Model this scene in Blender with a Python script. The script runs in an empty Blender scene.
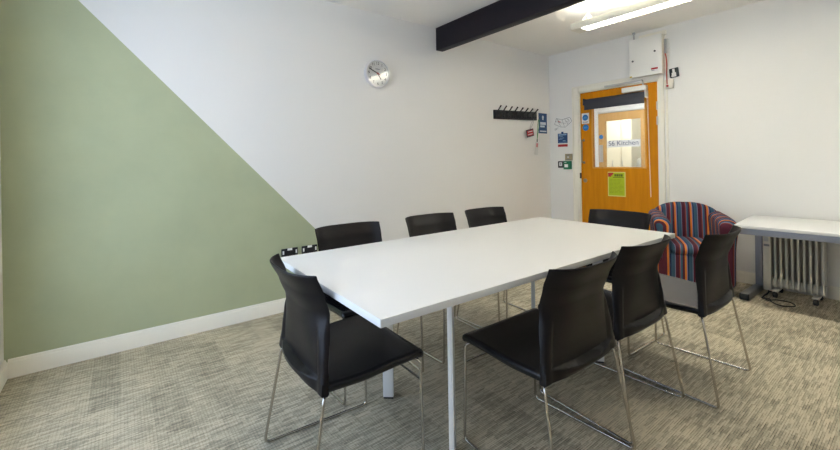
import bpy, bmesh, math, random
from mathutils import Vector, Matrix
random.seed(7)
PI = math.pi
C = bpy.context.scene.collection
sc = bpy.context.scene

# ------------------------------------------------------------------ materials
def lin(r, g, b):
    f = lambda c: (c/255/12.92) if c/255 <= .04045 else ((c/255+.055)/1.055)**2.4
    return (f(r), f(g), f(b), 1)

def mat(name, col, rough=.5, metal=0, spec=.5, bump=0, bscale=200, var=0, vscale=8, coat=0):
    m = bpy.data.materials.new(name); m.use_nodes = True
    n = m.node_tree.nodes; l = m.node_tree.links
    p = n['Principled BSDF']
    p.inputs['Base Color'].default_value = col
    p.inputs['Roughness'].default_value = rough
    p.inputs['Metallic'].default_value = metal
    p.inputs['Specular IOR Level'].default_value = spec
    p.inputs['Coat Weight'].default_value = coat
    tc = n.new('ShaderNodeTexCoord')
    if bump:
        t = n.new('ShaderNodeTexNoise'); t.inputs['Scale'].default_value = bscale; t.inputs['Detail'].default_value = 3
        l.new(tc.outputs['Object'], t.inputs['Vector'])
        b = n.new('ShaderNodeBump'); b.inputs['Strength'].default_value = bump; b.inputs['Distance'].default_value = .002
        l.new(t.outputs['Fac'], b.inputs['Height']); l.new(b.outputs['Normal'], p.inputs['Normal'])
    if var:
        t = n.new('ShaderNodeTexNoise'); t.inputs['Scale'].default_value = vscale; t.inputs['Detail'].default_value = 4
        l.new(tc.outputs['Object'], t.inputs['Vector'])
        mx = n.new('ShaderNodeMix'); mx.data_type = 'RGBA'
        mx.inputs['A'].default_value = tuple(c*(1-var) for c in col[:3])+(1,)
        mx.inputs['B'].default_value = tuple(min(1, c*(1+var)) for c in col[:3])+(1,)
        l.new(t.outputs['Fac'], mx.inputs['Factor']); l.new(mx.outputs['Result'], p.inputs['Base Color'])
    return m

def emit(name, col, strength):
    m = bpy.data.materials.new(name); m.use_nodes = True
    n = m.node_tree.nodes; l = m.node_tree.links
    n.remove(n['Principled BSDF'])
    e = n.new('ShaderNodeEmission'); e.inputs['Color'].default_value = col; e.inputs['Strength'].default_value = strength
    l.new(e.outputs[0], n['Material Output'].inputs['Surface'])
    return m

def pane(name, tint=(1, 1, 1, 1), refl=.05):
    m = bpy.data.materials.new(name); m.use_nodes = True
    n = m.node_tree.nodes; l = m.node_tree.links
    n.remove(n['Principled BSDF'])
    t = n.new('ShaderNodeBsdfTransparent'); t.inputs[0].default_value = tint
    g = n.new('ShaderNodeBsdfGlossy'); g.inputs['Roughness'].default_value = .02
    x = n.new('ShaderNodeMixShader'); x.inputs[0].default_value = refl
    l.new(t.outputs[0], x.inputs[1]); l.new(g.outputs[0], x.inputs[2])
    l.new(x.outputs[0], n['Material Output'].inputs['Surface'])
    return m

class NT:
    """small helper to wire math nodes"""
    def __init__(s, m): s.n = m.node_tree.nodes; s.l = m.node_tree.links
    def put(s, inp, v):
        if isinstance(v, (int, float, tuple)): inp.default_value = v
        else: s.l.new(v, inp)
    def math(s, op, a, b=None, c=None):
        k = s.n.new('ShaderNodeMath'); k.operation = op
        s.put(k.inputs[0], a)
        if b is not None: s.put(k.inputs[1], b)
        if c is not None: s.put(k.inputs[2], c)
        return k.outputs[0]
    def xyz(s, x, y, z):
        k = s.n.new('ShaderNodeCombineXYZ')
        for i, v in enumerate((x, y, z)): s.put(k.inputs[i], v)
        return k.outputs[0]
    def noise(s, vec, scale=1, detail=2, rough=.5):
        k = s.n.new('ShaderNodeTexNoise'); k.inputs['Scale'].default_value = scale
        k.inputs['Detail'].default_value = detail; k.inputs['Roughness'].default_value = rough
        s.l.new(vec, k.inputs['Vector']); return k.outputs['Fac']
    def white(s, vec):
        k = s.n.new('ShaderNodeTexWhiteNoise'); s.l.new(vec, k.inputs['Vector']); return k.outputs['Value']
    def ramp(s, fac, stops, interp='LINEAR'):
        k = s.n.new('ShaderNodeValToRGB'); k.color_ramp.interpolation = interp
        e = k.color_ramp.elements
        while len(e) < len(stops): e.new(.5)
        for i, (p, c) in enumerate(stops): e[i].position = p; e[i].color = c
        s.l.new(fac, k.inputs[0]); return k.outputs[0]
    def coords(s):
        tc = s.n.new('ShaderNodeTexCoord'); sp = s.n.new('ShaderNodeSeparateXYZ')
        s.l.new(tc.outputs['Object'], sp.inputs[0]); return tc.outputs['Object'], sp.outputs

def carpet_mat():
    m = mat('carpet', (.2, .2, .2, 1), rough=.95, spec=.15)
    t = NT(m); v, (x, y, z) = t.coords(); p = t.n['Principled BSDF']
    cw, cl = .0085, .066                                  # one woven dash: width across, length along the pile rows
    xc = t.math('DIVIDE', x, cw); col_i = t.math('FLOOR', xc)
    off = t.white(t.xyz(col_i, 4.2, .3))
    dash = t.white(t.xyz(col_i, t.math('FLOOR', t.math('ADD', t.math('DIVIDE', y, cl), off)), 2.6))
    dash2 = t.white(t.xyz(col_i, t.math('FLOOR', t.math('ADD', t.math('DIVIDE', y, .045), off)), 8.1))
    gap = t.math('LESS_THAN', t.math('FRACT', xc), .24)
    rib = t.math('LESS_THAN', t.math('FRACT', t.math('DIVIDE', y, .0125)), .25)
    cross = t.noise(t.xyz(t.math('MULTIPLY', x, 7), t.math('MULTIPLY', y, 95), 7.1), 1, 2, .5)
    fuzz = t.noise(t.xyz(t.math('MULTIPLY', x, 210), t.math('MULTIPLY', y, 60), 0), 1, 2, .6)
    row = t.math('FLOOR', t.math('DIVIDE', y, .125))
    shift = t.math('MULTIPLY', t.white(t.xyz(row, 11.5, 0)), 1.0)
    colm = t.math('FLOOR', t.math('ADD', t.math('DIVIDE', x, .5), shift))
    tile = t.white(t.xyz(colm, row, 1.7))
    blotch = t.noise(v, 3.2, 4, .6)
    f = t.math('ADD', .16, t.math('MULTIPLY', dash, .34))
    f = t.math('ADD', f, t.math('MULTIPLY', cross, .26))
    f = t.math('ADD', f, t.math('MULTIPLY', fuzz, .42))
    f = t.math('ADD', f, t.math('MULTIPLY', tile, .19))
    f = t.math('ADD', f, t.math('MULTIPLY', blotch, .22))
    f = t.math('SUBTRACT', f, t.math('MULTIPLY', gap, t.math('MULTIPLY', dash2, .50)))
    f = t.math('SUBTRACT', f, t.math('MULTIPLY', rib, .10))
    f = t.math('SUBTRACT', f, .12)
    col = t.ramp(f, [(.08, (.095, .084, .062, 1)), (.38, (.25, .222, .165, 1)), (.58, (.365, .325, .240, 1)), (.9, (.61, .54, .40, 1))])
    t.l.new(col, p.inputs['Base Color'])
    b = t.n.new('ShaderNodeBump'); b.inputs['Strength'].default_value = .5; b.inputs['Distance'].default_value = .003
    t.l.new(f, b.inputs['Height']); t.l.new(b.outputs['Normal'], p.inputs['Normal'])
    return m

def left_wall_mat():
    m = mat('painted_wall', (.8, .8, .8, 1), rough=.62, spec=.3)
    t = NT(m); v, (x, y, z) = t.coords(); p = t.n['Principled BSDF']
    edge = t.math('ADD', .628, t.math('MULTIPLY', t.math('ADD', y, 3.319), -1.055))
    g = t.math('LESS_THAN', z, edge)
    blot = t.noise(v, 2.5, 4, .6)
    green = t.ramp(blot, [(.3, (.405, .44, .285, 1)), (.7, (.45, .49, .315, 1))])
    mx = t.n.new('ShaderNodeMix'); mx.data_type = 'RGBA'
    t.l.new(g, mx.inputs['Factor']); mx.inputs['A'].default_value = WHITE; t.l.new(green, mx.inputs['B'])
    t.l.new(mx.outputs['Result'], p.inputs['Base Color'])
    b = t.n.new('ShaderNodeBump'); b.inputs['Strength'].default_value = .12; b.inputs['Distance'].default_value = .004
    t.l.new(t.noise(v, 40, 3), b.inputs['Height']); t.l.new(b.outputs['Normal'], p.inputs['Normal'])
    return m

def wood_mat(name, a, b, rough=.42):
    m = mat(name, a, rough=rough, spec=.2)
    t = NT(m); v, (x, y, z) = t.coords(); p = t.n['Principled BSDF']
    f = t.noise(t.xyz(t.math('MULTIPLY', x, 26), t.math('MULTIPLY', y, 26), t.math('MULTIPLY', z, 2.2)), 1, 4, .6)
    t.l.new(t.ramp(f, [(.3, a), (.7, b)]), p.inputs['Base Color'])
    return m

TEAL = lin(56, 86, 106); NAVY = lin(40, 55, 90); MAROON = lin(80, 34, 48); ORANGE = lin(204, 118, 50); LILAC = lin(118, 118, 146); RUST = lin(120, 62, 50)
def stripe_mat(name, wx, wy):
    m = mat(name, TEAL, rough=.9, spec=.2)
    t = NT(m); v, (x, y, z) = t.coords(); p = t.n['Principled BSDF']
    c = t.math('ADD', t.math('MULTIPLY', x, wx), t.math('MULTIPLY', y, wy))
    f = t.math('FRACT', t.math('ADD', t.math('DIVIDE', c, .128), 40.0))
    col = t.ramp(f, [(0, MAROON), (.20, LILAC), (.24, TEAL), (.44, NAVY), (.52, LILAC), (.57, ORANGE), (.68, MAROON), (.80, TEAL), (.90, LILAC), (.93, RUST)], 'CONSTANT')
    t.l.new(col, p.inputs['Base Color'])
    b = t.n.new('ShaderNodeBump'); b.inputs['Strength'].default_value = .3; b.inputs['Distance'].default_value = .002
    t.l.new(t.noise(v, 400, 2), b.inputs['Height']); t.l.new(b.outputs['Normal'], p.inputs['Normal'])
    return m

WHITE = (.80, .79, .77, 1)
M = dict(
    wall=mat('white_wall', WHITE, .62, spec=.3, bump=.12, bscale=40),
    ceiling=mat('white_ceiling', (.86, .84, .80, 1), .8, spec=.2, bump=.08, bscale=40),
    gloss=mat('white_gloss_paint', (.85, .82, .73, 1), .38),
    beam=mat('dark_beam_paint', (.008, .005, .009, 1), .55, spec=.3, var=.3, vscale=12, bump=.3, bscale=30),
    leafwood=wood_mat('honey_door_veneer', lin(198, 126, 2), lin(212, 138, 6), .5),
    farwood=wood_mat('pale_door_veneer', lin(206, 160, 96), lin(216, 172, 110)),
    tabletop=mat('white_laminate', (.70, .70, .695, 1), .38, spec=.4),
    tableleg=mat('white_metal', (.82, .82, .82, 1), .4),
    plastic=mat('black_plastic', (.006, .0045, .005, 1), .40, spec=.24, bump=.12, bscale=500),
    seatm=mat('black_seat_plastic', (.005, .0045, .006, 1), .26, spec=.46, bump=.12, bscale=600),
    chrome=mat('chrome', (.56, .53, .49, 1), .2, metal=1),
    steel=mat('brushed_steel', (.62, .61, .58, 1), .32, metal=1),
    deskmetal=mat('blue_grey_metal', lin(152, 156, 168), .45, metal=.2),
    footmetal=mat('grey_foot_metal', lin(150, 148, 146), .4, metal=.5),
    blackrubber=mat('black_rubber', (.012, .012, .013, 1), .6),
    rad=mat('cream_enamel', (.58, .56, .50, 1), .6, spec=.3),
    grey=mat('grey_plastic', lin(170, 172, 176), .45),
    white=mat('white_plastic', (.80, .79, .76, 1), .4),
    cream=mat('cream_plastic', (.74, .70, .60, 1), .45),
    blind=mat('charcoal_blind', lin(56, 56, 64), .6),
    blue=mat('blue_print', lin(28, 72, 122), .5),
    skyblue=mat('sky_blue_print', lin(30, 118, 190), .45),
    red=mat('red_print', lin(176, 40, 44), .5),
    paper=mat('white_paper', (.80, .80, .79, 1), .7),
    ink=mat('dark_ink', lin(60, 60, 66), .7),
    lightink=mat('grey_ink', lin(120, 122, 128), .7),
    blueink=mat('slate_blue_ink', lin(70, 86, 116), .7),
    lime=mat('lime_paper', lin(176, 196, 24), .6),
    limedark=mat('olive_ink', lin(96, 112, 18), .7),
    paleedge=mat('pale_laminate_edge', lin(214, 214, 120), .4),
    green=mat('green_plastic', lin(16, 110, 74), .4),
    khaki=mat('khaki_plate', lin(160, 146, 116), .45, var=.3, vscale=60),
    exitdark=mat('dark_green_plate', lin(22, 34, 34), .4),
    copper=mat('red_cable', lin(178, 62, 44), .5),
    yellow=mat('yellow_label', lin(206, 176, 50), .5),
    black=mat('black_paint', (.010, .010, .011, 1), .45),
    handle=mat('dull_steel', lin(150, 140, 118), .45, metal=.6),
    cab=mat('cream_cabinet', lin(236, 224, 196), .5),
    clockface=mat('clock_face', (.72, .72, .70, 1), .5),
    silver=mat('silver_rim', (.78, .78, .80, 1), .35, metal=.4),
    lanyard=mat('green_strap', lin(60, 140, 70), .7),
    plasticcard=mat('clear_card_plastic', (.66, .66, .64, 1), .3),
    addedlamp=emit('added_lamp_white', (.94, .97, 1, 1), 95.0),
    glass=pane('clear_glass', (.97, .985, .98, 1), .035),
    dialglass=pane('dial_glass', (1, 1, 1, 1), .05),
)
M['carpet'] = carpet_mat(); M['leftwall'] = left_wall_mat()
M['stripex'] = stripe_mat('striped_fabric', 1, 0); M['stripey'] = stripe_mat('striped_arm_fabric', .45, 1)
M['lino'] = mat('grey_lino', lin(150, 146, 138), .5)

# ------------------------------------------------------------------ mesh tools
def box(bm, c, s, bev=0, rot=None, seg=2):
    """box of size s at centre c; rot = Matrix applied about c"""
    r = bmesh.ops.create_cube(bm, size=1)
    vs = r['verts']
    for v in vs: v.co = Vector((v.co.x*s[0], v.co.y*s[1], v.co.z*s[2]))
    if bev:
        es = list({e for v in vs for e in v.link_edges})
        o = bmesh.ops.bevel(bm, geom=es, offset=bev, segments=seg, profile=.5, affect='EDGES')
        vs = list({v for f in o['faces'] for v in f.verts} | {v for v in vs if v.is_valid})
    for v in vs:
        if rot: v.co = rot @ v.co
        v.co += Vector(c)
    return vs

def span(bm, a, b, bev=0, seg=2):
    return box(bm, [(a[i]+b[i])/2 for i in range(3)], [abs(b[i]-a[i]) for i in range(3)], bev, None, seg)

def fillet(pts, r, n=5):
    pts = [Vector(p) for p in pts]; out = [pts[0]]
    for i in range(1, len(pts)-1):
        a, b, c = pts[i-1], pts[i], pts[i+1]
        d1 = (a-b); d2 = (c-b); L = min(r, d1.length*.45, d2.length*.45)
        p, q = b+d1.normalized()*L, b+d2.normalized()*L
        for k in range(n+1):
            t = k/n; out.append((1-t)**2*p+2*t*(1-t)*b+t*t*q)
    out.append(pts[-1]); return out

def tube(bm, pts, r, seg=10, closed=False):
    pts = [Vector(p) for p in pts]; n = len(pts); rings = []
    T = []
    for i in range(n):
        a = pts[i-1] if (i > 0 or closed) else pts[i]; b = pts[(i+1) % n] if (i < n-1 or closed) else pts[i]
        T.append((b-a).normalized())
    up = Vector((0, 0, 1)) if abs(T[0].z) < .9 else Vector((1, 0, 0))
    N = (up-T[0]*up.dot(T[0])).normalized()
    for i in range(n):
        N = (N-T[i]*N.dot(T[i])).normalized(); B = T[i].cross(N)
        rr = r[i] if isinstance(r, (list, tuple)) else r
        rings.append([bm.verts.new(pts[i]+rr*(math.cos(2*PI*k/seg)*N+math.sin(2*PI*k/seg)*B)) for k in range(seg)])
    for i in range(n if closed else n-1):
        a, b = rings[i], rings[(i+1) % n]
        for k in range(seg): bm.faces.new((a[k], a[(k+1) % seg], b[(k+1) % seg], b[k]))
    if not closed:
        bm.faces.new(rings[0][::-1]); bm.faces.new(rings[-1])

def lathe(bm, prof, mtx=Matrix(), seg=32):
    """prof = [(radius, height)] about local z"""
    rings = []
    for r, h in prof:
        rings.append([bm.verts.new(mtx @ Vector((r*math.cos(2*PI*k/seg), r*math.sin(2*PI*k/seg), h))) for k in range(seg)])
    for a, b in zip(rings, rings[1:]):
        for k in range(seg): bm.faces.new((a[k], a[(k+1) % seg], b[(k+1) % seg], b[k]))
    bm.faces.new(rings[0][::-1]); bm.faces.new(rings[-1])

def slab(bm, f, nu, nv, hu, hv, T, edge, corner=0, dens=1.6):
    """closed cushion-like sheet: f(a, b, s) maps plan position a in [-hu,hu], b in [-hv,hv] and offset s
    (-1 back face .. 1 front face, already scaled by the rounded edge) to a point"""
    def sp(t):                                            # denser sampling towards the borders
        s = 2*t-1; return math.copysign(1-(1-abs(s))**dens, s)
    top, bot = {}, {}
    for i in range(nu+1):
        for j in range(nv+1):
            a, b = sp(i/nu)*hu, sp(j/nv)*hv
            if corner:
                qx, qy = max(abs(a)-(hu-corner), 0), max(abs(b)-(hv-corner), 0); L = math.hypot(qx, qy)
                if L > 0:
                    k = max(qx, qy)/L
                    if qx: a = math.copysign(hu-corner+qx*k, a)
                    if qy: b = math.copysign(hv-corner+qy*k, b)
                    d = corner-max(qx, qy) if qx and qy else min(hu-abs(a), hv-abs(b))
                else: d = min(hu-abs(a), hv-abs(b))
            else: d = min(hu-abs(a), hv-abs(b))
            t = min(max(d, 0)/edge, 1); w = math.sqrt(max(0, 1-(1-t)**2))
            border = i in (0, nu) or j in (0, nv)
            top[i, j] = bm.verts.new(f(a, b, w))
            bot[i, j] = top[i, j] if border else bm.verts.new(f(a, b, -w))
    for i in range(nu):
        for j in range(nv):
            q = [(i, j), (i+1, j), (i+1, j+1), (i, j+1)]
            bm.faces.new([top[k] for k in q])
            vs = [bot[k] for k in q[::-1]]
            if len({v for v in vs}) == 4 and set(vs) != {top[k] for k in q}: bm.faces.new(vs)

def build(name, bm, m, parent=None, smooth=True, angle=35):
    bmesh.ops.recalc_face_normals(bm, faces=bm.faces)
    me = bpy.data.meshes.new(name); bm.to_mesh(me); bm.free()
    o = bpy.data.objects.new(name, me); C.objects.link(o)
    me.materials.append(M[m] if isinstance(m, str) else m)
    if smooth:
        for p in me.polygons: p.use_smooth = True
        me.set_sharp_from_angle(angle=math.radians(angle))
    if parent: o.parent = parent
    return o

def B(): return bmesh.new()

def mk(name, m, parent, *boxes, bev=0, smooth=True):
    bm = B()
    for a, b in boxes: span(bm, a, b, bev)
    return build(name, bm, m, parent, smooth)

def tag(o, label, cat, group=None, kind=None):
    o['label'] = label; o['category'] = cat
    if group: o['group'] = group
    if kind: o['kind'] = kind
    return o

def thing(name, label, cat, loc=(0, 0, 0), rz=0, group=None, kind=None):
    o = bpy.data.objects.new(name, None); C.objects.link(o); o.empty_display_size = .1
    o.location = loc; o.rotation_euler = (0, 0, rz)
    return tag(o, label, cat, group, kind)

def text(name, s, size, m, parent, loc, rot, sx=1.0):
    cu = bpy.data.curves.new(name, 'FONT'); cu.body = s; cu.size = size; cu.align_x = 'CENTER'; cu.align_y = 'CENTER'; cu.extrude = .0004
    tmp = bpy.data.objects.new(name, cu); C.objects.link(tmp); bpy.context.view_layer.update()
    me = bpy.data.meshes.new_from_object(tmp.evaluated_get(bpy.context.evaluated_depsgraph_get()))
    bpy.data.objects.remove(tmp); bpy.data.curves.remove(cu)
    me.name = name; me.materials.clear(); me.materials.append(M[m])
    me.transform(Matrix.Diagonal((sx, 1, 1, 1)))
    o = bpy.data.objects.new(name, me); C.objects.link(o)
    o.location = loc; o.rotation_euler = rot
    if parent: o.parent = parent
    return o

def copy_tree(o, parent=None):
    c = o.copy(); C.objects.link(c)
    if parent: c.parent = parent
    for ch in list(o.children): copy_tree(ch, c)
    return c

def ss(a, b, x):
    t = min(max((x-a)/(b-a), 0), 1); return t*t*(3-2*t)
def interp(tab, x):
    if x <= tab[0][0]: return tab[0][1]
    for (x0, y0), (x1, y1) in zip(tab, tab[1:]):
        if x <= x1: return y0+(y1-y0)*ss(0, 1, (x-x0)/(x1-x0))*.5+(y1-y0)*(x-x0)/(x1-x0)*.5
    return tab[-1][1]

# ------------------------------------------------------------------ the room
H = 2.565; YF = -5.141; XR = 5.2; BT = .14
DX0, DX1, DZ = .440, 1.343, 2.000                        # opening of the door in the back wall
FX0, FX1, FZ, FY = -.570, .330, 1.985, 2.30              # opening of the kitchen door across the lobby

def st(name, m, label, cat, *boxes, bev=0):
    bm = B()
    for a, b in boxes: span(bm, a, b, bev)
    return tag(build(name, bm, m, None, True), label, cat, None, 'structure')

st('floor', 'carpet', 'grey beige streaky carpet tiles across the meeting room floor', 'floor', ((-.1, YF-.1, -.05), (XR+.1, BT, 0)))
st('ceiling', 'ceiling', 'plain white ceiling of the meeting room', 'ceiling', ((-.1, YF-.1, H), (XR+.1, BT, H+.05)))
st('wall_left', 'leftwall', 'long white wall with sage green painted diagonal corner', 'wall', ((-.12, YF-.1, 0), (0, BT, H)))
st('wall_back', 'wall', 'white wall around the orange wooden door', 'wall',
   ((0, 0, 0), (DX0-.03, BT, H)), ((DX1+.03, 0, 0), (XR, BT, H)), ((DX0-.03, 0, DZ+.03), (DX1+.03, BT, H)))
st('wall_right', 'wall', 'white wall behind the camera on the right', 'wall', ((XR, YF-.1, 0), (XR+.1, BT, H)))
WX0, WX1, WZ0, WZ1 = .45, 2.75, .30, 2.30
st('wall_front', 'wall', 'white wall with the daylight window', 'wall',
   ((0, YF-.25, 0), (WX0, YF, H)), ((WX1, YF-.25, 0), (XR, YF, H)), ((WX0, YF-.25, 0), (WX1, YF, WZ0)), ((WX0, YF-.25, WZ1), (WX1, YF, H)))
w = thing('window_1', 'white framed window letting daylight into the room', 'window', (0, YF-.16, 0), 0, None, 'structure')
bm = B()
for a, b in (((WX0, 0, WZ0), (WX1, .06, WZ0+.06)), ((WX0, 0, WZ1-.06), (WX1, .06, WZ1)), ((WX0, 0, WZ0+.06), (WX0+.06, .06, WZ1-.06)),
             ((WX1-.06, 0, WZ0+.06), (WX1, .06, WZ1-.06)), ((1.57, 0, WZ0+.06), (1.63, .06, WZ1-.06))): span(bm, a, b, .004)
build('window_frame', bm, 'white', w)
mk('pane', 'glass', w, ((WX0+.06, .028, WZ0+.06), (1.57, .034, WZ1-.06)), smooth=False)
mk('pane', 'glass', w, ((1.63, .028, WZ0+.06), (WX1-.06, .034, WZ1-.06)), smooth=False)

def skirting(name, label, a, b, nrm):
    """skirting board with a moulded top from floor point a to b"""
    bm = B(); a = Vector(a); b = Vector(b); n = Vector(nrm)
    prof = [(0, 0), (.016, 0), (.016, .082), (.013, .088), (.009, .090), (.009, .096), (.005, .104), (0, .104)]
    ra = [bm.verts.new(a+n*d+Vector((0, 0, z))) for d, z in prof]; rb = [bm.verts.new(b+n*d+Vector((0, 0, z))) for d, z in prof]
    for i in range(len(prof)):
        j = (i+1) % len(prof); bm.faces.new((ra[i], ra[j], rb[j], rb[i]))
    bm.faces.new(ra[::-1]); bm.faces.new(rb)
    return tag(build(name, bm, 'gloss', None), label, 'skirting board', None, 'structure')
skirting('baseboard_left', 'cream skirting board along the green and white wall', (0, YF+.016, 0), (0, 0, 0), (1, 0, 0))
skirting('baseboard_back', 'cream skirting board behind the desk and armchair', (1.415, 0, 0), (XR, 0, 0), (0, -1, 0))
skirting('baseboard_corner', 'short cream skirting board between the corner and the door frame', (.016, 0, 0), (.345, 0, 0), (0, -1, 0))
skirting('baseboard_front', 'cream skirting board below the window', (0, YF, 0), (XR, YF, 0), (0, 1, 0))

bm = B(); box(bm, (XR/2+.0, -1.925, 2.4475), (XR, .09, .235), .004)
tag(build('beam', bm, 'beam', None), 'black painted beam crossing the ceiling from the left wall', 'beam', None, 'structure')

# door in the back wall ------------------------------------------------------
d = thing('door_1', 'honey wooden door with glazed upper panel under the white box', 'door', (0, 0, 0), 0, None, 'structure')
bm = B()
for a, b in (((.345, -.018, 0), (.425, 0, 2.085)), ((1.358, -.018, 0), (1.410, 0, 2.085)), ((.425, -.018, 2.012), (1.358, 0, 2.085))): span(bm, a, b, .004)
for a, b in (((.345, -.026, 0), (.362, -.016, 2.085)), ((1.396, -.026, 0), (1.410, -.016, 2.085)), ((.345, -.026, 2.068), (1.410, -.016, 2.085))): span(bm, a, b, .003)
for a, b in (((.410, -.006, 0), (.442, BT, 2.0)), ((1.341, -.006, 0), (1.373, BT, 2.0)), ((.410, -.006, 2.0), (1.373, BT, 2.03))): span(bm, a, b)
build('door_frame', bm, 'gloss', d)
GX0, GX1, GZ0, GZ1 = .600, 1.213, 1.068, 1.790
bm = B()
for a, b in (((.446, .004, .006), (GX0, .048, 1.996)), ((GX1, .004, .006), (1.337, .048, 1.996)), ((GX0, .004, .006), (GX1, .048, GZ0)), ((GX0, .004, GZ1), (GX1, .048, 1.996))): span(bm, a, b)
build('door_leaf', bm, 'leafwood', d, False)
bm = B()
for a, b in (((GX0-.004, -.004, GZ0-.012), (GX1+.004, .012, GZ0+.006)), ((GX0-.004, -.004, GZ1-.006), (GX1+.004, .012, GZ1+.012)),
             ((GX0-.010, -.004, GZ0+.006), (GX0+.006, .012, GZ1-.006)), ((GX1-.006, -.004, GZ0+.006), (GX1+.010, .012, GZ1-.006))): span(bm, a, b, .003)
build('glazing_bead', bm, wood_mat('light_bead_wood', lin(214, 152, 60), lin(226, 170, 84)), d)
mk('pane', 'glass', d, ((GX0, .022, GZ0), (GX1, .028, GZ1)), smooth=False)
bm = B(); tube(bm, fillet([(.484, .004, 1.408), (.484, -.045, 1.408), (.484, -.045, 1.130), (.484, .004, 1.130)], .02), .009)
for z in (1.408, 1.130): lathe(bm, [(.016, 0), (.016, .004), (.011, .006)], Matrix.Translation((.484, .004, z)) @ Matrix.Rotation(PI/2, 4, 'X'), 20)
build('pull_handle', bm, M['handle'], d)
bm = B(); lathe(bm, [(.025, 0), (.025, .005), (.018, .008), (.008, .012)], Matrix.Translation((.497, .004, .905)) @ Matrix.Rotation(PI/2, 4, 'X'), 24)
build('lock_cylinder', bm, M['handle'], d)
mk('latch', 'ink', d, ((.430, -.010, .930), (.447, .006, 1.0)), bev=.002)
for z in (.25, 1.575, 1.735):
    bm = B(); tube(bm, [(1.340, -.004, z-.045), (1.340, -.004, z+.045)], .008, 10)
    span(bm, (1.326, .002, z-.045), (1.340, .0055, z+.045)); build('hinge', bm, 'steel', d)
mk('closer_body', 'white', d, ((.985, -.055, 1.916), (1.245, .004, 1.972)), bev=.006)
cl = mk('closer_arm', 'steel', d, ((.775, -.036, 2.012), (1.205, -.018, 2.036)), bev=.003)
bm = B(); tube(bm, fillet([(1.20, -.05, 2.03), (1.22, -.06, 1.99), (1.215, -.045, 1.965)], .02), .008); build('closer_pivot', bm, 'steel', cl)

# roller blind over the glazing
bl = thing('roller_blind', 'charcoal roller blind rolled up over the glazed door panel', 'blind', (0, 0, 0))
bm = B(); tube(bm, [(.530, -.033, 1.872), (1.240, -.033, 1.872)], .034, 20); build('roll', bm, 'blind', bl)
mk('fabric', 'blind', bl, ((.535, -.066, 1.780), (1.232, -.061, 1.872)), bev=.002)
mk('bottom_bar', 'blind', bl, ((.535, -.069, 1.772), (1.232, -.058, 1.788)), bev=.003)
for x, mm in ((.524, 'blind'), (1.243, 'white')): mk('bracket', mm, bl, ((x-.004, -.07, 1.832), (x+.004, .004, 1.912)), bev=.002)
bm = B(); tube(bm, fillet([(1.256, -.055, 1.87), (1.266, -.05, 1.3), (1.274, -.045, .765), (1.277, -.045, .745), (1.280, -.045, .765), (1.270, -.05, 1.3), (1.266, -.055, 1.87)], .012), .0016, 6)
build('pull_cord', bm, 'white', bl)

# the lobby and kitchen beyond the glass -------------------------------------
st('wall_lobby', 'wall', 'white lobby walls seen through the glazed door panel', 'wall',
   ((-1.5, BT, 0), (-1.4, FY, 2.5)), ((1.9, BT, 0), (2.0, FY, 2.5)),
   ((-1.5, FY, 0), (FX0-.03, FY+.1, 2.5)), ((FX1+.03, FY, 0), (2.0, FY+.1, 2.5)), ((FX0-.03, FY, FZ+.03), (FX1+.03, FY+.1, 2.5)), ((-1.5, BT-.02, 0), (-.12, BT, 2.5)))
st('wall_kitchen', 'wall', 'pale kitchen walls beyond the far door', 'wall',
   ((-2.0, FY+.1, 0), (-1.9, 4.3, 2.5)), ((1.3, FY+.1, 0), (1.4, 4.3, 2.5)), ((-2.0, 4.3, 0), (1.4, 4.4, 2.5)), ((-1.9, FY+.1, 0), (-1.5, FY+.12, 2.5)))
st('floor_lobby', 'lino', 'grey floor of the lobby and kitchen', 'floor', ((-2.0, BT, -.05), (2.0, 4.4, 0)))
st('ceiling_lobby', 'ceiling', 'white ceiling over the lobby and kitchen', 'ceiling', ((-2.0, BT, 2.5), (2.0, 4.4, 2.55)))
for nm, lab, p in (('added_lobby_light', 'unseen round ceiling light added to brighten the lobby', (.5, 1.2, 2.5)), ('added_kitchen_light', 'unseen round ceiling light added to brighten the kitchen', (-.4, 3.0, 2.5))):  # both lamps are out of view, added to brighten the rooms behind the glass
    t = thing(nm, lab, 'ceiling light', p, 0)
    bm = B(); lathe(bm, [(.20, 0), (.20, -.03), (.185, -.035)], Matrix(), 32); build('base', bm, 'white', t)
    bm = B(); lathe(bm, [(.18, -.035), (.17, -.06), (.12, -.075), (.01, -.08)], Matrix(), 32); build('diffuser', bm, 'addedlamp', t)
k = thing('door_2', 'pale wooden glazed kitchen door seen across the lobby', 'door', (0, FY, 0), 0, None, 'structure')
bm = B()
for a, b in (((FX0-.085, -.02, 0), (FX0-.005, 0, FZ+.09)), ((FX1+.005, -.02, 0), (FX1+.085, 0, FZ+.09)), ((FX0-.005, -.02, FZ+.01), (FX1+.005, 0, FZ+.09)),
             ((FX0-.03, -.005, 0), (FX0, .1, FZ)), ((FX1, -.005, 0), (FX1+.03, .1, FZ)), ((FX0-.03, -.005, FZ), (FX1+.03, .1, FZ+.03))): span(bm, a, b, .003)
build('door_frame', bm, 'white', k)
KX0, KX1, KZ0, KZ1 = -.440, .170, .95, 1.842
bm = B()
for a, b in (((FX0+.004, .004, .006), (KX0, .048, FZ-.004)), ((KX1, .004, .006), (FX1-.004, .048, FZ-.004)), ((KX0, .004, .006), (KX1, .048, KZ0)), ((KX0, .004, KZ1), (KX1, .048, FZ-.004))): span(bm, a, b)
build('door_leaf', bm, 'farwood', k, False)
bm = B()
for a, b in (((KX0-.004, -.004, KZ1-.004), (KX1+.004, .01, KZ1+.014)), ((KX0-.012, -.004, KZ0), (KX0+.004, .01, KZ1-.004)), ((KX1-.004, -.004, KZ0), (KX1+.012, .01, KZ1-.004))): span(bm, a, b, .002)
build('glazing_bead', bm, 'farwood', k)
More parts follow.
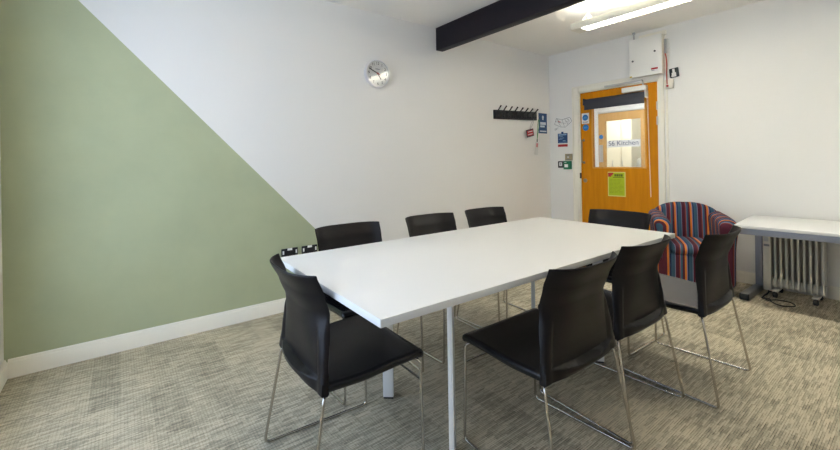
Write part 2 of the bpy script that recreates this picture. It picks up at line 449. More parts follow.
mk('pane', 'glass', k, ((KX0, .022, KZ0), (KX1, .028, KZ1)), smooth=False)
mk('push_plate', 'steel', k, ((-.555, -.001, 1.11), (-.485, .005, 1.42)), bev=.001)
s = thing('kitchen_sign', 'white paper strip reading S6 Kitchen on the far door glass', 'sign', (-.135, FY-.001, 1.432))
mk('paper', 'paper', s, ((-.285, .018, -.062), (.285, .0215, .062)), smooth=False)
text('lettering', 'S6 Kitchen', .119, 'blueink', s, (0, .0172, .004), (PI/2, 0, 0), 1.0)
s = tag(mk('door_disc', 'skyblue', None, ((-.001, 0, 0), (0, .001, .001))), 'blue round fire door disc on the far kitchen door', 'sign')
bm = B(); lathe(bm, [(.040, 0), (.040, .002)], Matrix.Translation((-.518, FY+.004, 1.565)) @ Matrix.Rotation(PI/2, 4, 'X'), 28)
bmesh.ops.recalc_face_normals(bm, faces=bm.faces); bm.to_mesh(s.data); bm.free()
for i, (x0, x1, lab) in enumerate(((-1.60, -.797, 'left tall cream kitchen cupboard seen through both doors'), (-.787, -.585, 'narrow tall cream kitchen cupboard right of the dark gap'))):
    t = thing('kitchen_cupboard', lab, 'cupboard', (0, 3.6, 0), 0, 'tall kitchen cupboards')
    mk('body', 'cab', t, ((x0, .02, .0), (x1, .6, 2.2)))
    dd = mk('door', 'cab', t, ((x0+.003, 0, .1), (x1-.003, .02, 2.19)), bev=.002)
    hx = x1-.165 if i == 0 else x0+.03
    bm = B(); tube(bm, fillet([(hx, 0, 1.12), (hx, -.03, 1.12), (hx, -.03, 1.02), (hx, 0, 1.02)], .012), .007, 8); build('handle', bm, 'steel', dd)
t = thing('kitchen_unit', 'low cream kitchen unit with a grey worktop past the far door', 'cupboard', (0, 3.6, 0))
mk('body', 'cab', t, ((-.575, .02, 0), (.6, .6, .93))); mk('worktop', 'grey', t, ((-.58, -.01, .93), (.6, .6, .97)), bev=.003)
t = thing('towel_dispenser', 'white towel dispenser box on the far kitchen wall', 'dispenser', (-.44, 4.3, 1.20))
mk('cover', 'white', t, ((-.13, -.12, 0), (.12, 0, .17)), bev=.01); mk('slot', 'ink', t, ((-.10, -.11, -.004), (.09, -.03, .004)))
t = thing('kettle', 'small steel kettle on the kitchen worktop', 'kettle', (-.47, 3.72, .97))
bm = B(); lathe(bm, [(.07, 0), (.075, .02), (.065, .14), (.05, .19), (.01, .205)], Matrix(), 24); build('body', bm, 'steel', t)
bm = B(); tube(bm, fillet([(.05, 0, .18), (.13, 0, .18), (.13, 0, .05), (.07, 0, .04)], .03), .01, 8); build('handle', bm, 'blackrubber', t)

# ------------------------------------------------------------------ things on the walls
FACE = (PI/2, 0, 0)                                       # text upright, read from -y
# distribution board
t = thing('distribution_board', 'white electrical box with keyholes mounted above the door', 'electrical box', (0, 0, 0))
mk('enclosure', 'cream', t, ((1.105, -.095, 2.060), (1.427, -.0265, 2.470)), ((1.12, -.03, 2.092), (1.415, 0, 2.46)), bev=.003)
mk('lid', 'white', t, ((1.102, -.110, 2.057), (1.430, -.095, 2.473)), bev=.004)
for x, z in ((1.140, 2.235), (1.365, 2.300)):
    bm = B(); lathe(bm, [(.010, 0), (.010, .004), (.006, .006)], Matrix.Translation((x, -.110, z)) @ Matrix.Rotation(PI/2, 4, 'X'), 16); build('keyhole', bm, 'ink', t)
lb = mk('warning_label', 'paper', t, ((1.325, -.1112, 2.085), (1.395, -.1098, 2.128)))
mk('red_print', 'red', lb, ((1.327, -.1118, 2.108), (1.393, -.1110, 2.126))); mk('grey_print', 'lightink', lb, ((1.330, -.1118, 2.096), (1.36, -.1110, 2.101)))
mk('yellow_sticker', 'yellow', t, ((1.106, -.1112, 2.060), (1.130, -.1098, 2.074)))
bm = B(); tube(bm, [(1.128, -.05, 2.468), (1.128, -.05, 2.565)], .009, 10); tube(bm, [(1.128, -.05, 2.545), (1.128, -.05, 2.565)], .016, 10); build('conduit', bm, 'grey', t)
mk('cable_trunking', 'gloss', t, ((1.17, -.03, 2.47), (1.44, 0, 2.52)), bev=.003)
mk('gland', 'grey', t, ((1.430, -.05, 2.27), (1.445, -.02, 2.42)), bev=.003)
bm = B(); tube(bm, fillet([(1.435, -.035, 2.27), (1.443, -.035, 2.24), (1.449, -.03, 2.15), (1.446, -.036, 2.05), (1.452, -.041, 1.945)], .05), .0055, 8); build('red_cable', bm, 'copper', t)
bm = B(); tube(bm, fillet([(1.43, -.03, 2.43), (1.462, -.02, 2.42), (1.470, -.012, 2.28), (1.446, -.010, 2.16), (1.440, -.010, 1.992)], .05), .005, 8); build('white_cable', bm, 'white', t)
t = thing('junction_box', 'small cream junction box beside the top of the door frame', 'electrical box', (0, 0, 0))
mk('body', 'cream', t, ((1.415, -.03, 1.895), (1.503, 0, 1.990)), bev=.003)
bm = B(); lathe(bm, [(.011, 0), (.011, .010), (.005, .014)], Matrix.Translation((1.452, -.03, 1.925)) @ Matrix.Rotation(PI/2, 4, 'X'), 14); build('red_button', bm, 'red', t)
o = mk('trunking', 'gloss', None, ((1.425, -.014, .105), (1.443, 0, 1.895)), bev=.002)
tag(o, 'thin cream cable trunking running down beside the door frame', 'trunking')
t = thing('exit_sign', 'small dark plate with white figure beside the electrical box', 'sign', (1.509, 0, 2.055), 0)
bm = B(); box(bm, (0, -.012, 0), (.086, .022, .098), .008, Matrix.Rotation(-.10, 3, 'Y')); build('plate', bm, 'exitdark', t)
bm = B(); R_ = Matrix.Rotation(-.10, 3, 'Y')
box(bm, R_ @ Vector((0, -.0235, .016)), (.022, .002, .048), 0, R_); box(bm, R_ @ Vector((0, -.0235, -.022)), (.040, .002, .044), 0, R_); box(bm, R_ @ Vector((-.020, -.0235, -.032)), (.012, .002, .014), 0, R_)
build('white_figure', bm, 'paper', t)

# floor-plan poster, fire notice, access controls
t = thing('plan_poster', 'clear sheet with a drawn floor plan on the wall by the corner', 'poster', (0, 0, 0))
mk('sheet', 'paper', t, ((.055, -.002, 1.535), (.335, .001, 1.735)), smooth=False)
def stroke(bm, a, b, w, y):
    a = Vector((a[0], y, a[1])); b = Vector((b[0], y, b[1])); dv = b-a; L = dv.length; ang = math.atan2(dv.z, dv.x)
    box(bm, (a+b)/2, (L, .0008, w), 0, Matrix.Rotation(-ang, 3, 'Y'))
bm = B()
outl = [(.075, 1.640), (.105, 1.715), (.190, 1.690), (.225, 1.700), (.300, 1.712), (.330, 1.660), (.235, 1.590), (.160, 1.600)]
for p, q in zip(outl, outl[1:]+outl[:1]): stroke(bm, p, q, .0042, -.0025)
for p, q in (((.105, 1.715), (.165, 1.61)), ((.19, 1.69), (.22, 1.60)), ((.225, 1.70), (.275, 1.625)), ((.09, 1.677), (.16, 1.655)), ((.16, 1.655), (.24, 1.64)), ((.12, 1.71), (.15, 1.66)), ((.255, 1.70), (.30, 1.66)), ((.27, 1.69), (.285, 1.68)), ((.235, 1.66), (.285, 1.655))): stroke(bm, p, q, .0035, -.0025)
for p, q in (((.075, 1.575), (.135, 1.590)), ((.075, 1.562), (.115, 1.570))): stroke(bm, p, q, .005, -.0025)
build('plan_lines', bm, 'lightink', t)
bm = B()
stroke(bm, (.13, 1.675), (.165, 1.662), .012, -.0027)
build('red_marks', bm, mat('faded_red_print', lin(190, 120, 122), .6), t)
t = thing('fire_notice', 'blue notice with a red bottom strip on the back wall', 'sign', (0, 0, 0))
mk('sheet', 'paper', t, ((.118, -.002, 1.335), (.268, .001, 1.520)), smooth=False)
mk('blue_panel', 'blue', t, ((.122, -.003, 1.385), (.264, -.0015, 1.512)), smooth=False)
mk('red_strip', 'red', t, ((.122, -.003, 1.338), (.264, -.0015, 1.370)), smooth=False)
mk('clip', 'blue', t, ((.175, -.004, 1.510), (.205, 0, 1.533)))
bm = B()
for x0, x1, z, h in ((.135, .25, 1.494, .014), (.135, .20, 1.472, .005), (.15, .215, 1.452, .005), (.135, .19, 1.437, .005), (.195, .235, 1.415, .008), (.14, .25, 1.398, .004)): span(bm, (x0, -.0036, z-h/2), (x1, -.0028, z+h/2))
build('white_lines', bm, mat('pale_blue_print', lin(150, 180, 214), .6), t)
t = thing('access_reader', 'small black card reader left of the green call point', 'card reader', (0, 0, 0))
mk('housing', 'black', t, ((.128, -.022, 1.063), (.212, .001, 1.150)), bev=.006); mk('white_panel', 'paper', t, ((.150, -.0235, 1.086), (.192, -.021, 1.134)), bev=.001)
mk('mark', 'lightink', t, ((.166, -.0242, 1.098), (.176, -.023, 1.126)))
t = thing('call_point', 'green emergency door release box beside the black reader', 'call point', (0, 0, 0))
mk('housing', 'green', t, ((.224, -.045, 1.045), (.320, 0, 1.152)), bev=.005)
bm = B(); box(bm, (.266, -.046, 1.090), (.050, .003, .040), .001); build('window', bm, 'paper', t)
mk('white_mark', 'paper', t, ((.240, -.0462, 1.128), (.268, -.0445, 1.135)))
mk('lip', 'green', t, ((.228, -.052, 1.043), (.316, -.04, 1.056)), bev=.003)
t = thing('key_switch', 'khaki key switch plate above the green call point', 'switch', (0, 0, 0))
mk('plate', 'khaki', t, ((.234, -.022, 1.156), (.330, 0, 1.243)), bev=.003)
bm = B(); lathe(bm, [(.012, 0), (.012, .006), (.008, .008)], Matrix.Translation((.282, -.022, 1.20)) @ Matrix.Rotation(PI/2, 4, 'X'), 16); build('key_barrel', bm, 'steel', t)
for zz in (1.170, 1.228):
    bm = B(); span(bm, (.25, -.0228, zz-.004), (.315, -.0215, zz+.004)); build('print', bm, 'lightink', t)

# signs on the door
t = thing('fire_door_card', 'white card with blue disc at the top left of the door', 'sign', (0, 0, 0))
mk('card', 'paper', t, ((.462, .001, 1.612), (.558, .004, 1.742)), smooth=False)
bm = B(); lathe(bm, [(.038, 0), (.038, .0012)], Matrix.Translation((.510, .001, 1.687)) @ Matrix.Rotation(PI/2, 4, 'X'), 28); build('blue_disc', bm, 'skyblue', t)
bm = B(); span(bm, (.487, -.0012, 1.68), (.533, -.0002, 1.684)); span(bm, (.492, -.0012, 1.692), (.528, -.0002, 1.696)); build('disc_print', bm, mat('disc_print_blue', lin(110, 170, 220), .5), t)
bm = B(); span(bm, (.474, 0, 1.632), (.546, .0012, 1.638)); span(bm, (.480, 0, 1.621), (.540, .0012, 1.626)); build('print', bm, 'lightink', t)
t = thing('fire_door_sticker', 'round blue sticker on the door just below the white card', 'sign', (0, 0, 0))
bm = B(); lathe(bm, [(.040, 0), (.040, .0015)], Matrix.Translation((.512, .004, 1.563)) @ Matrix.Rotation(PI/2, 4, 'X'), 28); build('disc', bm, 'skyblue', t)
bm = B(); span(bm, (.486, .0016, 1.557), (.538, .0024, 1.561)); span(bm, (.492, .0016, 1.568), (.532, .0024, 1.572)); build('print', bm, bpy.data.materials['disc_print_blue'], t)
t = thing('door_notice', 'lime yellow notice with a red corner on the door below the glass', 'notice', (0, 0, 0))
mk('sleeve', 'paleedge', t, ((.783, .001, .729), (.988, .004, 1.017)), smooth=False)
mk('sheet', 'lime', t, ((.793, 0, .742), (.977, .0016, 1.005)), smooth=False)
bm = B()
xs = .862
for wd in (.020, .024, .014, .026): span(bm, (xs, -.001, .962), (xs+wd, .0006, .990)); xs += wd+.004
span(bm, (.845, -.001, .948), (.968, .0006, .955))
build('title_print', bm, 'limedark', t)
bm = B(); z = .925
while z > .76:
    x = .803
    for _ in range(3):
        wd = random.uniform(.03, .06)
        if x+wd < .968: span(bm, (x, -.0006, z), (x+wd, .0008, z+.0045))
        x += wd+.008
    z -= .0155
build('small_print', bm, mat('olive_small_print', lin(146, 164, 20), .7), t)
bm = B(); span(bm, (.788, -.0012, .985), (.850, .0006, 1.006)); span(bm, (.788, -.0012, .958), (.822, .0006, .986)); span(bm, (.822, -.0012, .972), (.836, .0006, .986)); build('red_corner', bm, 'red', t)

# coat rack on the left wall
t = thing('coat_rack', 'black wall mounted coat rack with a row of hooks', 'coat rack', (0, 0, 0))
HY = [-1.040, -.943, -.839, -.737, -.634, -.536, -.441, -.336]; HZ = 1.820
bm = B(); box(bm, (.010, -.708, 1.726), (.020, .806, .108), .003, Matrix.Rotation(.027, 3, 'X')); build('board', bm, 'black', t)
for i in range(8):
    y = HY[i]; z = 1.725+(y+.69)*.027
    bm = B()
    box(bm, (.022, y-.045, z), (.010, .028, .070), .003)
    tube(bm, fillet([(.022, y-.045, z+.02), (.045, y-.035, z+.045), (.062, y, HZ)], .02), [.0075]*6+[.0075, .0095], 8)
    tube(bm, fillet([(.022, y-.045, z-.02), (.050, y-.045, z-.034), (.060, y-.045, z-.012)], .02), .0065, 8)
    build('hook', bm, 'black', t)
t = thing('key_tag', 'red key tag hanging from the coat rack by a thin cord', 'key tag', (0, 0, 0))
bm = B(); box(bm, (.050, -.492, 1.512), (.004, .150, .095), .003, Matrix.Rotation(.20, 3, 'X')); build('tag', bm, 'ink', t)
bm = B(); box(bm, (.0525, -.492, 1.512), (.003, .120, .066), .001, Matrix.Rotation(.20, 3, 'X')); tagp = build('tag_face', bm, 'red', t)
bm = B()
for dz in (.018, -.016): box(bm, (.0543, -.492, 1.512+dz), (.001, .090, .010), 0, Matrix.Rotation(.20, 3, 'X'))
build('tag_print', bm, 'paper', tagp)
bm = B(); tube(bm, [(.052, -.50, 1.562), (.058, -.475, 1.63), (.062, -.431, 1.694)], .0018, 6); tube(bm, [(.052, -.49, 1.562), (.060, -.44, 1.63), (.064, -.427, 1.694)], .0018, 6); build('cord', bm, 'lightink', t)
t = thing('lanyard', 'green lanyard with clear pass cards hanging from the last hook', 'lanyard', (0, 0, 0))
bm = B()
for dy in (-.006, .010): tube(bm, fillet([(.066, -.330+dy, 1.690), (.062, -.338+dy*2, 1.62), (.055, -.345+dy, 1.52), (.052, -.350, 1.43)], .05), .0035, 6)
build('strap', bm, 'lanyard', t)
bm = B(); tube(bm, [(.052, -.350, 1.44), (.052, -.352, 1.40)], .006, 8); build('clip', bm, 'ink', t)
bm = B(); box(bm, (.050, -.365, 1.318), (.003, .068, .165), .001, Matrix.Rotation(-.14, 3, 'X')); cd = build('pass_card', bm, 'plasticcard', t)
bm = B(); box(bm, (.0525, -.355, 1.360), (.001, .034, .050), 0, Matrix.Rotation(-.14, 3, 'X')); build('card_picture', bm, mat('pink_print', lin(206, 120, 128), .6), cd)
t = thing('blue_leaflet', 'blue leaflet with white text on the wall beside the coat rack', 'leaflet', (0, 0, 0))
mk('sheet', 'blue', t, ((-.001, -.245, 1.520), (.004, -.068, 1.785)), smooth=False)
bm = B()
for y0, y1, z0, z1 in ((-.215, -.095, 1.632, 1.668), (-.215, -.120, 1.600, 1.624), (-.225, -.085, 1.540, 1.556)): span(bm, (.003, y0, z0), (.0048, y1, z1))
lathe(bm, [(.020, 0), (.020, .0008)], Matrix.Translation((.004, -.155, 1.735)) @ Matrix.Rotation(PI/2, 4, 'Y'), 20); span(bm, (.003, -.167, 1.698), (.0048, -.143, 1.722))
build('white_print', bm, mat('pale_print', lin(200, 212, 226), .6), t)

# wall clock
t = thing('wall_clock', 'round white wall clock with a silver rim and black hands', 'clock', (0, -2.702, 1.995))
RY = Matrix.Rotation(PI/2, 4, 'Y')
bm = B(); lathe(bm, [(.128, 0), (.130, .02), (.128, .040), (.118, .043), (.116, .030), (.01, .028)], RY, 48); build('case', bm, 'silver', t)
bm = B(); lathe(bm, [(.117, .029), (.117, .031)], RY, 48); dial = build('dial', bm, 'clockface', t)
for i in range(1, 13):
    a = i*PI/6; text('numeral', str(i), .036, 'ink', dial, (.0318, math.sin(a)*.093, math.cos(a)*.093), (PI/2, 0, PI/2))
mk('name_print', 'lightink', dial, ((.0312, -.024, .038), (.0318, .024, .044)), smooth=False)
def hand(nm, ang, L, tail, wd, x, m):
    bm = B(); box(bm, (0, 0, (L-tail)/2), (.0016, wd, L+tail), 0)
    bmesh.ops.transform(bm, matrix=Matrix.Translation((x, 0, 0)) @ Matrix.Rotation(-ang, 4, 'X'), verts=bm.verts); build(nm, bm, m, t, False)
hand('minute_hand', math.radians(293), .098, .020, .0085, .0345, 'black')
hand('hour_hand', math.radians(147), .062, .012, .0085, .0330, 'ink')
hand('second_hand', math.radians(118), .03, .02, .004, .0362, 'red')
bm = B(); lathe(bm, [(.008, .031), (.008, .038)], RY, 16); build('hub', bm, 'copper', t)
bm = B(); lathe(bm, [(.117, .0405), (.117, .0415)], RY, 48); build('cover_glass', bm, 'dialglass', t)

# twin black sockets low on the green wall
def socket(y, label):
    t = thing('wall_socket', label, 'socket', (0, y, .440), 0, 'black sockets on the green wall')
    mk('plate', 'black', t, ((0, -.066, -.045), (.012, .066, .056)), bev=.004)
    for s_ in (-1, 1): mk('switch', 'paper', t, ((.011, s_*.052-.006, .012), (.015, s_*.052+.006, .040)), bev=.001)
    mk('top_label', 'paper', t, ((.0115, -.019, .040), (.0135, .019, .057)), smooth=False)
    return t
socket(-3.537, 'black double socket on the green wall, clear of the chair backs')
socket(-3.372, 'black double socket on the green wall, partly behind a black chair back')

# ------------------------------------------------------------------ suspended lights
def luminaire(x0, x1, y, z, label, down, upl, tint):
    md = emit('lamp_glow', tint, down); mu = emit('uplight_glow', tint, upl)
    t = thing('linear_light', label, 'ceiling light', (x0, y, z), 0)
    L = x1-x0
    bm = B(); span(bm, (0, -.075, .0), (L, -.060, .058), .003); span(bm, (0, .060, .0), (L, .075, .058), .003)
    span(bm, (0, -.060, 0), (.085, .060, .058), .003); span(bm, (L-.085, -.060, 0), (L, .060, .058), .003); span(bm, (.085, -.060, .038), (L-.085, .060, .050))
    build('housing', bm, 'cream', t)
    mk('lamp', md, t, ((.09, -.058, .033), (L-.09, .058, .037)), smooth=False)
    mk('uplighter', mu, t, ((.10, -.045, .051), (L-.10, .045, .056)), smooth=False)
    bm = B()
    n = int((L-.18)/.045)
    for i in range(n+1): xx = .09+i*(L-.18)/n; span(bm, (xx-.001, -.058, .002), (xx+.001, .058, .026))
    span(bm, (.086, -.002, .002), (L-.086, .002, .031))
    build('louvre', bm, 'white', t)
    for xx in (.13, L-.13):
        bm = B(); zt = H-z
        for yy in (-.06, .06): tube(bm, [(xx-.03, yy, .055), (xx, 0, zt*.62)], .002, 6); tube(bm, [(xx+.03, yy, .055), (xx, 0, zt*.62)], .002, 6)
        tube(bm, [(xx, 0, zt*.60), (xx, 0, zt)], .0022, 6); tube(bm, [(xx, 0, zt-.012), (xx, 0, zt)], .02, 12)
        build('suspension_wire', bm, 'white', t)
    return t
WARM = (1, .985, .87, 1)
luminaire(1.155, 2.955, -1.265, 2.340, 'suspended white strip light glowing below the ceiling past the black beam', 35, 49, WARM)
luminaire(3.15, 4.95, -1.265, 2.340, 'unseen strip light added in line with the one past the beam, toward the desk', 25, 2, WARM)  # assumed lamp out of view, added for more light from the right
luminaire(1.155, 2.955, -3.55, 2.340, 'suspended white strip light over the near end of the table', 2.5, 58, (1, .88, .66, 1))

# ------------------------------------------------------------------ meeting table
TH = 1.56057; TP = Vector((2.2108, -4.0332, 0)); TL, TW, TZ = 1.9947, .9406, .73
te = Vector((math.cos(TH), math.sin(TH), 0)); tn = Vector((-math.sin(TH), math.cos(TH), 0))
def T(l, s, z=0): return TP+te*l+tn*s+Vector((0, 0, z))
t = thing('meeting_table', 'large white rectangular meeting table in the middle of the room', 'table', T(TL/2, TW/2), TH)
bm = B(); box(bm, (0, 0, TZ-.0125), (TL, TW, .025), .0015); build('tabletop', bm, 'tabletop', t)
bm = B(); span(bm, (-.54, -.02, TZ-.054), (.57, .02, TZ-.026), .002)
for sx, x in ((-1, -.5324), (1, .592)):
    for sy in (-1, 1):
        a, b = Vector((x*.72, 0, TZ-.040)), Vector((x, sy*.235, TZ-.040)); dv = b-a
        box(bm, (a+b)/2, (dv.length, .022, .027), .002, Matrix.Rotation(math.atan2(dv.y, dv.x), 3, 'Z'))
build('underframe', bm, 'tableleg', t)
for x, y, ang in ((-.5324, .250, 2.45), (-.5324, -.232, .72), (.592, .232, .72), (.608, -.212, 2.30)):
    bm = B(); box(bm, (x, y, (TZ-.026)/2+.004), (.052, .022, TZ-.034), .003, Matrix.Rotation(ang, 3, 'Z'))
    lg = build('leg', bm, 'tableleg', t)
    bm = B(); box(bm, (x, y, .003), (.046, .018, .006), 0, Matrix.Rotation(ang, 3, 'Z')); build('foot_pad', bm, 'blackrubber', lg)

# ------------------------------------------------------------------ chairs
YE = [(.400, -.152), (.497, -.142), (.594, -.128), (.66, -.125), (.726, -.144), (.80, -.172)]
def chair_back(a, b, s):                                   # a across, b up (about the middle), s through the sheet
    v = (b+.2)/.40; z = .402+v*.398; u = a/.22
    hw = interp([(0, .240), (.25, .226), (.6, .206), (1, .212)], v)
    x = u*hw
    curl = interp([(0, .006), (.25, .022), (.5, .045), (.75, .058), (1, .068)], v)
    y = interp(YE, z)-curl*(1-abs(u)**3.6)
    th = interp([(0, .017), (.2, .012), (.5, .009), (1, .008)], v)*.5
    if s < 0:                                              # rear face: raised rim around a sunk panel, lens shaped grip below
        k = -s
        side = ss(.80, .87, abs(u))*(1-ss(.45, .62, v))
        bow = max(0, 1-(u/.78)**2)                         # grip ledge along the foot of the panel, deepest in the middle
        foot = 1-ss(.108-.02*bow, .126-.02*bow, v)
        y -= k*(th+max(.011*side, (.009+.024*bow)*foot*(1-.45*(1-ss(0, .06, v))*bow)))
    else: y += s*th
    return Vector((x, y, z))
def chair_seat(a, b, s):                                   # a across, b front-back
    v = (b+.2065)/.413; u = a/.235
    x = u*(.236+.006*v); y = -.165+v*.413
    zc = interp([(0, .420), (.35, .417), (.75, .428), (.92, .432), (1, .425)], v)+.006*u*u*(1-v*.6)
    return Vector((x, y, zc+s*.0165))
def make_chair():
    t = thing('chair', '', 'chair')
    bm = B(); slab(bm, chair_seat, 34, 34, .235, .2065, .033, .013, .018); build('seat', bm, 'seatm', t, angle=60)
    bm = B(); slab(bm, chair_back, 44, 96, .22, .20, .012, .006, .003, dens=1.25); build('backrest', bm, 'plastic', t, angle=60)
    for s in (-1, 1):
        bm = B(); tube(bm, fillet([(s*.17, .18, .408), (s*.228, .232, .408), (s*.236, .236, .006), (s*.258, -.230, .006), (s*.230, -.160, .400), (s*.165, -.10, .402)], .024, 6), .0058, 16)
        build('sled_leg', bm, 'chrome', t)
    bm = B(); tube(bm, [(-.231, .233, .328), (.231, .233, .328)], .0048, 10); build('stretcher', bm, 'chrome', t)
    return t
proto = make_chair()
CH = [(.108, .505, TH-PI/2-.015, 'black chair at the near short end of the white table, facing its length'),
      (.793, .030, TH, 'nearest black chair on the long table side away from the green wall'),
      (1.326, .048, TH, 'middle black chair of the three along the table side facing the room'),
      (1.872, -.079, TH+.015, 'black chair pulled out at the table corner nearest the desk, pale reflection on its seat'),
      (.497, 1.024, TH-PI, 'black chair on the wall side of the table beside the sockets'),
      (1.120, 1.024, TH-PI, 'middle black chair of the three on the wall side of the table'),
      (1.655, 1.020, TH-PI, 'black chair on the wall side of the table nearest the coat rack'),
      (2.030, .427, TH+PI/2+.03, 'black chair at the far table end in front of the orange door')]
for i, (l, s, rz, lab) in enumerate(CH):
    o = proto if i == 0 else copy_tree(proto)
    o.location = T(l, s); o.rotation_euler = (0, 0, rz); o['label'] = lab; o['group'] = 'black chairs around the meeting table'

# ------------------------------------------------------------------ striped armchair
t = thing('armchair', 'striped multicoloured tub armchair in front of the back wall', 'armchair', (1.785, -.480, 0), PI+.50)
# local +y is forward
def arm_back(a, b, s):
    u = a/.27; v = (b+.23)/.46
    z = .30+v*(.440-.095*abs(u)**3*v); x = u*(.268+.012*v)
    y = -.235-.045*v+.07*abs(u)**2.4
    return Vector((x, y+s*.055, z))
bm = B(); slab(bm, arm_back, 26, 22, .27, .23, .11, .055, .05); build('backrest', bm, 'stripex', t, angle=70)
def seat_c(a, b, s):
    u = a/.180; v = b/.24
    return Vector((a, .04+b, .372+.012*(1-u*u)*(1-v*v)+s*.044))
bm = B(); slab(bm, seat_c, 22, 22, .180, .24, .11, .045, .04); build('seat_cushion', bm, 'stripex', t, angle=70)
bm = B(); span(bm, (-.19, -.26, .06), (.19, .262, .335), .02, 3); build('base', bm, 'stripex', t)
for s_ in (-1, 1):
    def armf(a, b, s, s_=s_):
        u = (a+.28)/.56; v = (b+.275)/.55                  # u rear to front, v up
        top = .672-.030*u-.022*ss(.72, 1.0, u)**2
        z = .06+v*(top-.06); y = -.275+u*.525
        x = s_*(.228+.012*v*v+.010*math.sin(PI*u)+s*(.052+.016*ss(.55, 1, v)))
        return Vector((x, y, z))
    bm = B(); slab(bm, armf, 26, 24, .28, .275, .11, .055, .05); build('arm', bm, 'stripey', t, angle=70)
for x in (-.2, .2):
    for y in (-.22, .22):
        bm = B(); lathe(bm, [(.018, 0), (.024, .065)], Matrix.Translation((x, y, 0)), 14); build('foot', bm, 'blackrubber', t)

# ------------------------------------------------------------------ desk
DR = .06
t = thing('desk', 'white topped desk with blue grey metal frame against the back wall', 'desk', (2.150, -.080, 0), DR)
DLn, DD, DZt = 1.20, .735, .643                            # local x along the wall, local -y towards the room
bm = B(); span(bm, (0, -DD, DZt-.022), (DLn, 0, DZt), .002); build('desktop', bm, 'tabletop', t)
mk('front_rail', 'deskmetal', t, ((.03, -DD+.03, DZt-.072), (DLn-.03, -DD+.07, DZt-.022)), ((.03, -.10, DZt-.062), (DLn-.03, -.06, DZt-.022)), bev=.003)
for x in (.026, DLn-.098):
    bm = B(); span(bm, (x, -.115, .05), (x+.048, -.055, DZt-.022), .004); span(bm, (x, -DD+.03, DZt-.060), (x+.048, -.06, DZt-.022), .003)
    lg = build('leg', bm, 'deskmetal', t)
    bm = B(); RF = Matrix.Rotation(-.09, 3, 'Z'); box(bm, RF @ Vector((0, -.168, .028))+Vector((x+.022, -.085, 0)), (.056, .465, .048), .005, RF); ft = build('foot', bm, 'footmetal', lg)
    bm = B(); box(bm, RF @ Vector((0, -.396, .026))+Vector((x+.022, -.085, 0)), (.060, .03, .048), .004, RF); build('end_cap', bm, 'blackrubber', lg)

# ------------------------------------------------------------------ oil radiator
t = thing('oil_radiator', 'cream oil filled radiator on castors under the desk', 'radiator', (2.25, -.215, 0), 0)
mk('control_box', 'rad', t, ((.005, -.075, .045), (.058, .075, .555)), bev=.008)
mk('control_panel', 'grey', t, ((.014, -.0765, .455), (.044, -.070, .53)), bev=.001)
mk('rating_label', 'lightink', t, ((.012, -.0765, .415), (.050, -.073, .432)), smooth=False)
for i in range(9):
    x = .083+i*.0352
    def fin(a, b, s, x=x):
        w_ = .30+.70*ss(.35, .9, abs(a)/.072)              # thin web, rounded bead at the rim
        w_ = max(w_, .9*(1-ss(.02, .05, abs(abs(b)-.215))))
        return Vector((x+s*.0085*w_, a, .318+b))
    bm = B(); slab(bm, fin, 16, 30, .072, .250, .02, .008, .03); build('fin', bm, 'rad', t, angle=70)
bm = B(); tube(bm, [(.055, 0, .103), (.375, 0, .103)], .042, 20); build('header_pipe', bm, 'rad', t)
for x in (.085, .325):
    bm = B(); span(bm, (x-.022, -.105, .048), (x+.022, .105, .062), .005); fr = build('castor_bracket', bm, 'rad', t)
    for y in (-.095, .095):
        bm = B(); lathe(bm, [(.012, -.016), (.022, -.012), (.023, .012), (.012, .016)], Matrix.Translation((x, y, .0235)) @ Matrix.Rotation(PI/2, 4, 'Y'), 20)
        span(bm, (x-.006, y-.008, .02), (x+.006, y+.008, .05)); build('castor', bm, 'blackrubber', fr)
bm = B()
cp = [(.02, .02, .06), (.035, -.06, .02), (.022, -.13, .006), (.025, -.20, .005), (.07, -.19, .005), (.09, -.25, .005), (.16, -.31, .005), (.23, -.25, .006), (.19, -.17, .006), (.11, -.19, .009), (.07, -.25, .010), (.03, -.17, .005), (.018, -.14, .005), (.022, .02, .005), (.04, .12, .005)]
pts = []
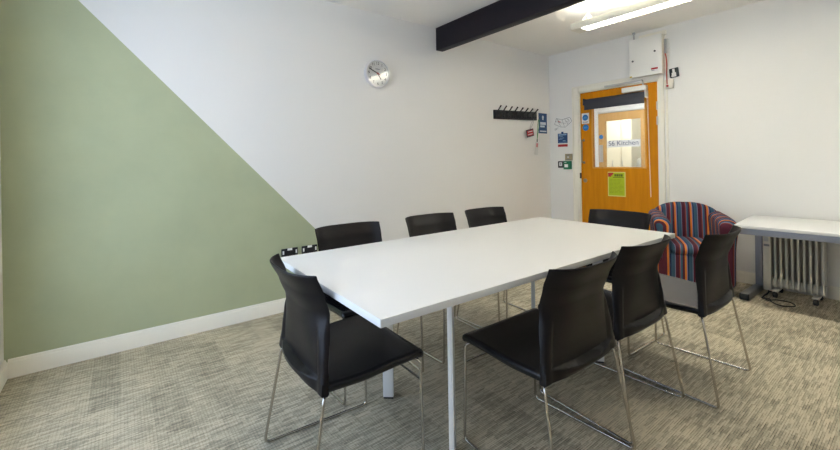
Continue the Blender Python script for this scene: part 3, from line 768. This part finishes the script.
for i in range(len(cp)-1):
    p0, p1, p2, p3 = [Vector(cp[max(0, min(len(cp)-1, i+k))]) for k in (-1, 0, 1, 2)]
    for k in range(8):
        u = k/8; pts.append(.5*((2*p1)+(-p0+p2)*u+(2*p0-5*p1+4*p2-p3)*u*u+(-p0+3*p1-3*p2+p3)*u**3))
tube(bm, pts, .0042, 8); build('power_cord', bm, 'blackrubber', t)

# ------------------------------------------------------------------ daylight, camera
wd = bpy.data.worlds.new('sky'); sc.world = wd; wd.use_nodes = True
bg = wd.node_tree.nodes['Background']; bg.inputs[0].default_value = (.62, .75, 1.0, 1); bg.inputs[1].default_value = 4.8
la = bpy.data.lights.new('window_portal', 'AREA'); la.shape = 'RECTANGLE'; la.size = WX1-WX0; la.size_y = WZ1-WZ0
la.cycles.is_portal = True
lo = bpy.data.objects.new('window_portal', la); C.objects.link(lo)
lo.location = ((WX0+WX1)/2, YF-.12, (WZ0+WZ1)/2); lo.rotation_euler = (PI/2, 0, 0)   # faces +y, into the room

cam = bpy.data.cameras.new('camera'); co = bpy.data.objects.new('camera', cam); C.objects.link(co)
cam.sensor_width = 36; cam.lens = 394.42/840*36; cam.shift_x = 0; cam.shift_y = -(225-161.71)/840; cam.clip_start = .02
yaw, roll = .92088, -.016368
fw = Vector((-math.sin(yaw), math.cos(yaw), 0)); r0 = Vector((math.cos(yaw), math.sin(yaw), 0)); u0 = r0.cross(fw)
rt = r0*math.cos(roll)+u0*math.sin(roll); up = -r0*math.sin(roll)+u0*math.cos(roll)
co.matrix_world = Matrix(((rt.x, up.x, -fw.x, 3.16625), (rt.y, up.y, -fw.y, -4.61034), (rt.z, up.z, -fw.z, 1.17274), (0, 0, 0, 1)))
sc.camera = co

v = sc.view_settings
v.view_transform = 'Standard'; v.look = 'None'; v.gamma = 1; v.use_curve_mapping = False; v.exposure = 0.0
sc.cycles.max_bounces = 10; sc.cycles.diffuse_bounces = 6; sc.cycles.transparent_max_bounces = 12
sc.cycles.caustics_reflective = False; sc.cycles.caustics_refractive = False; sc.cycles.sample_clamp_indirect = 60
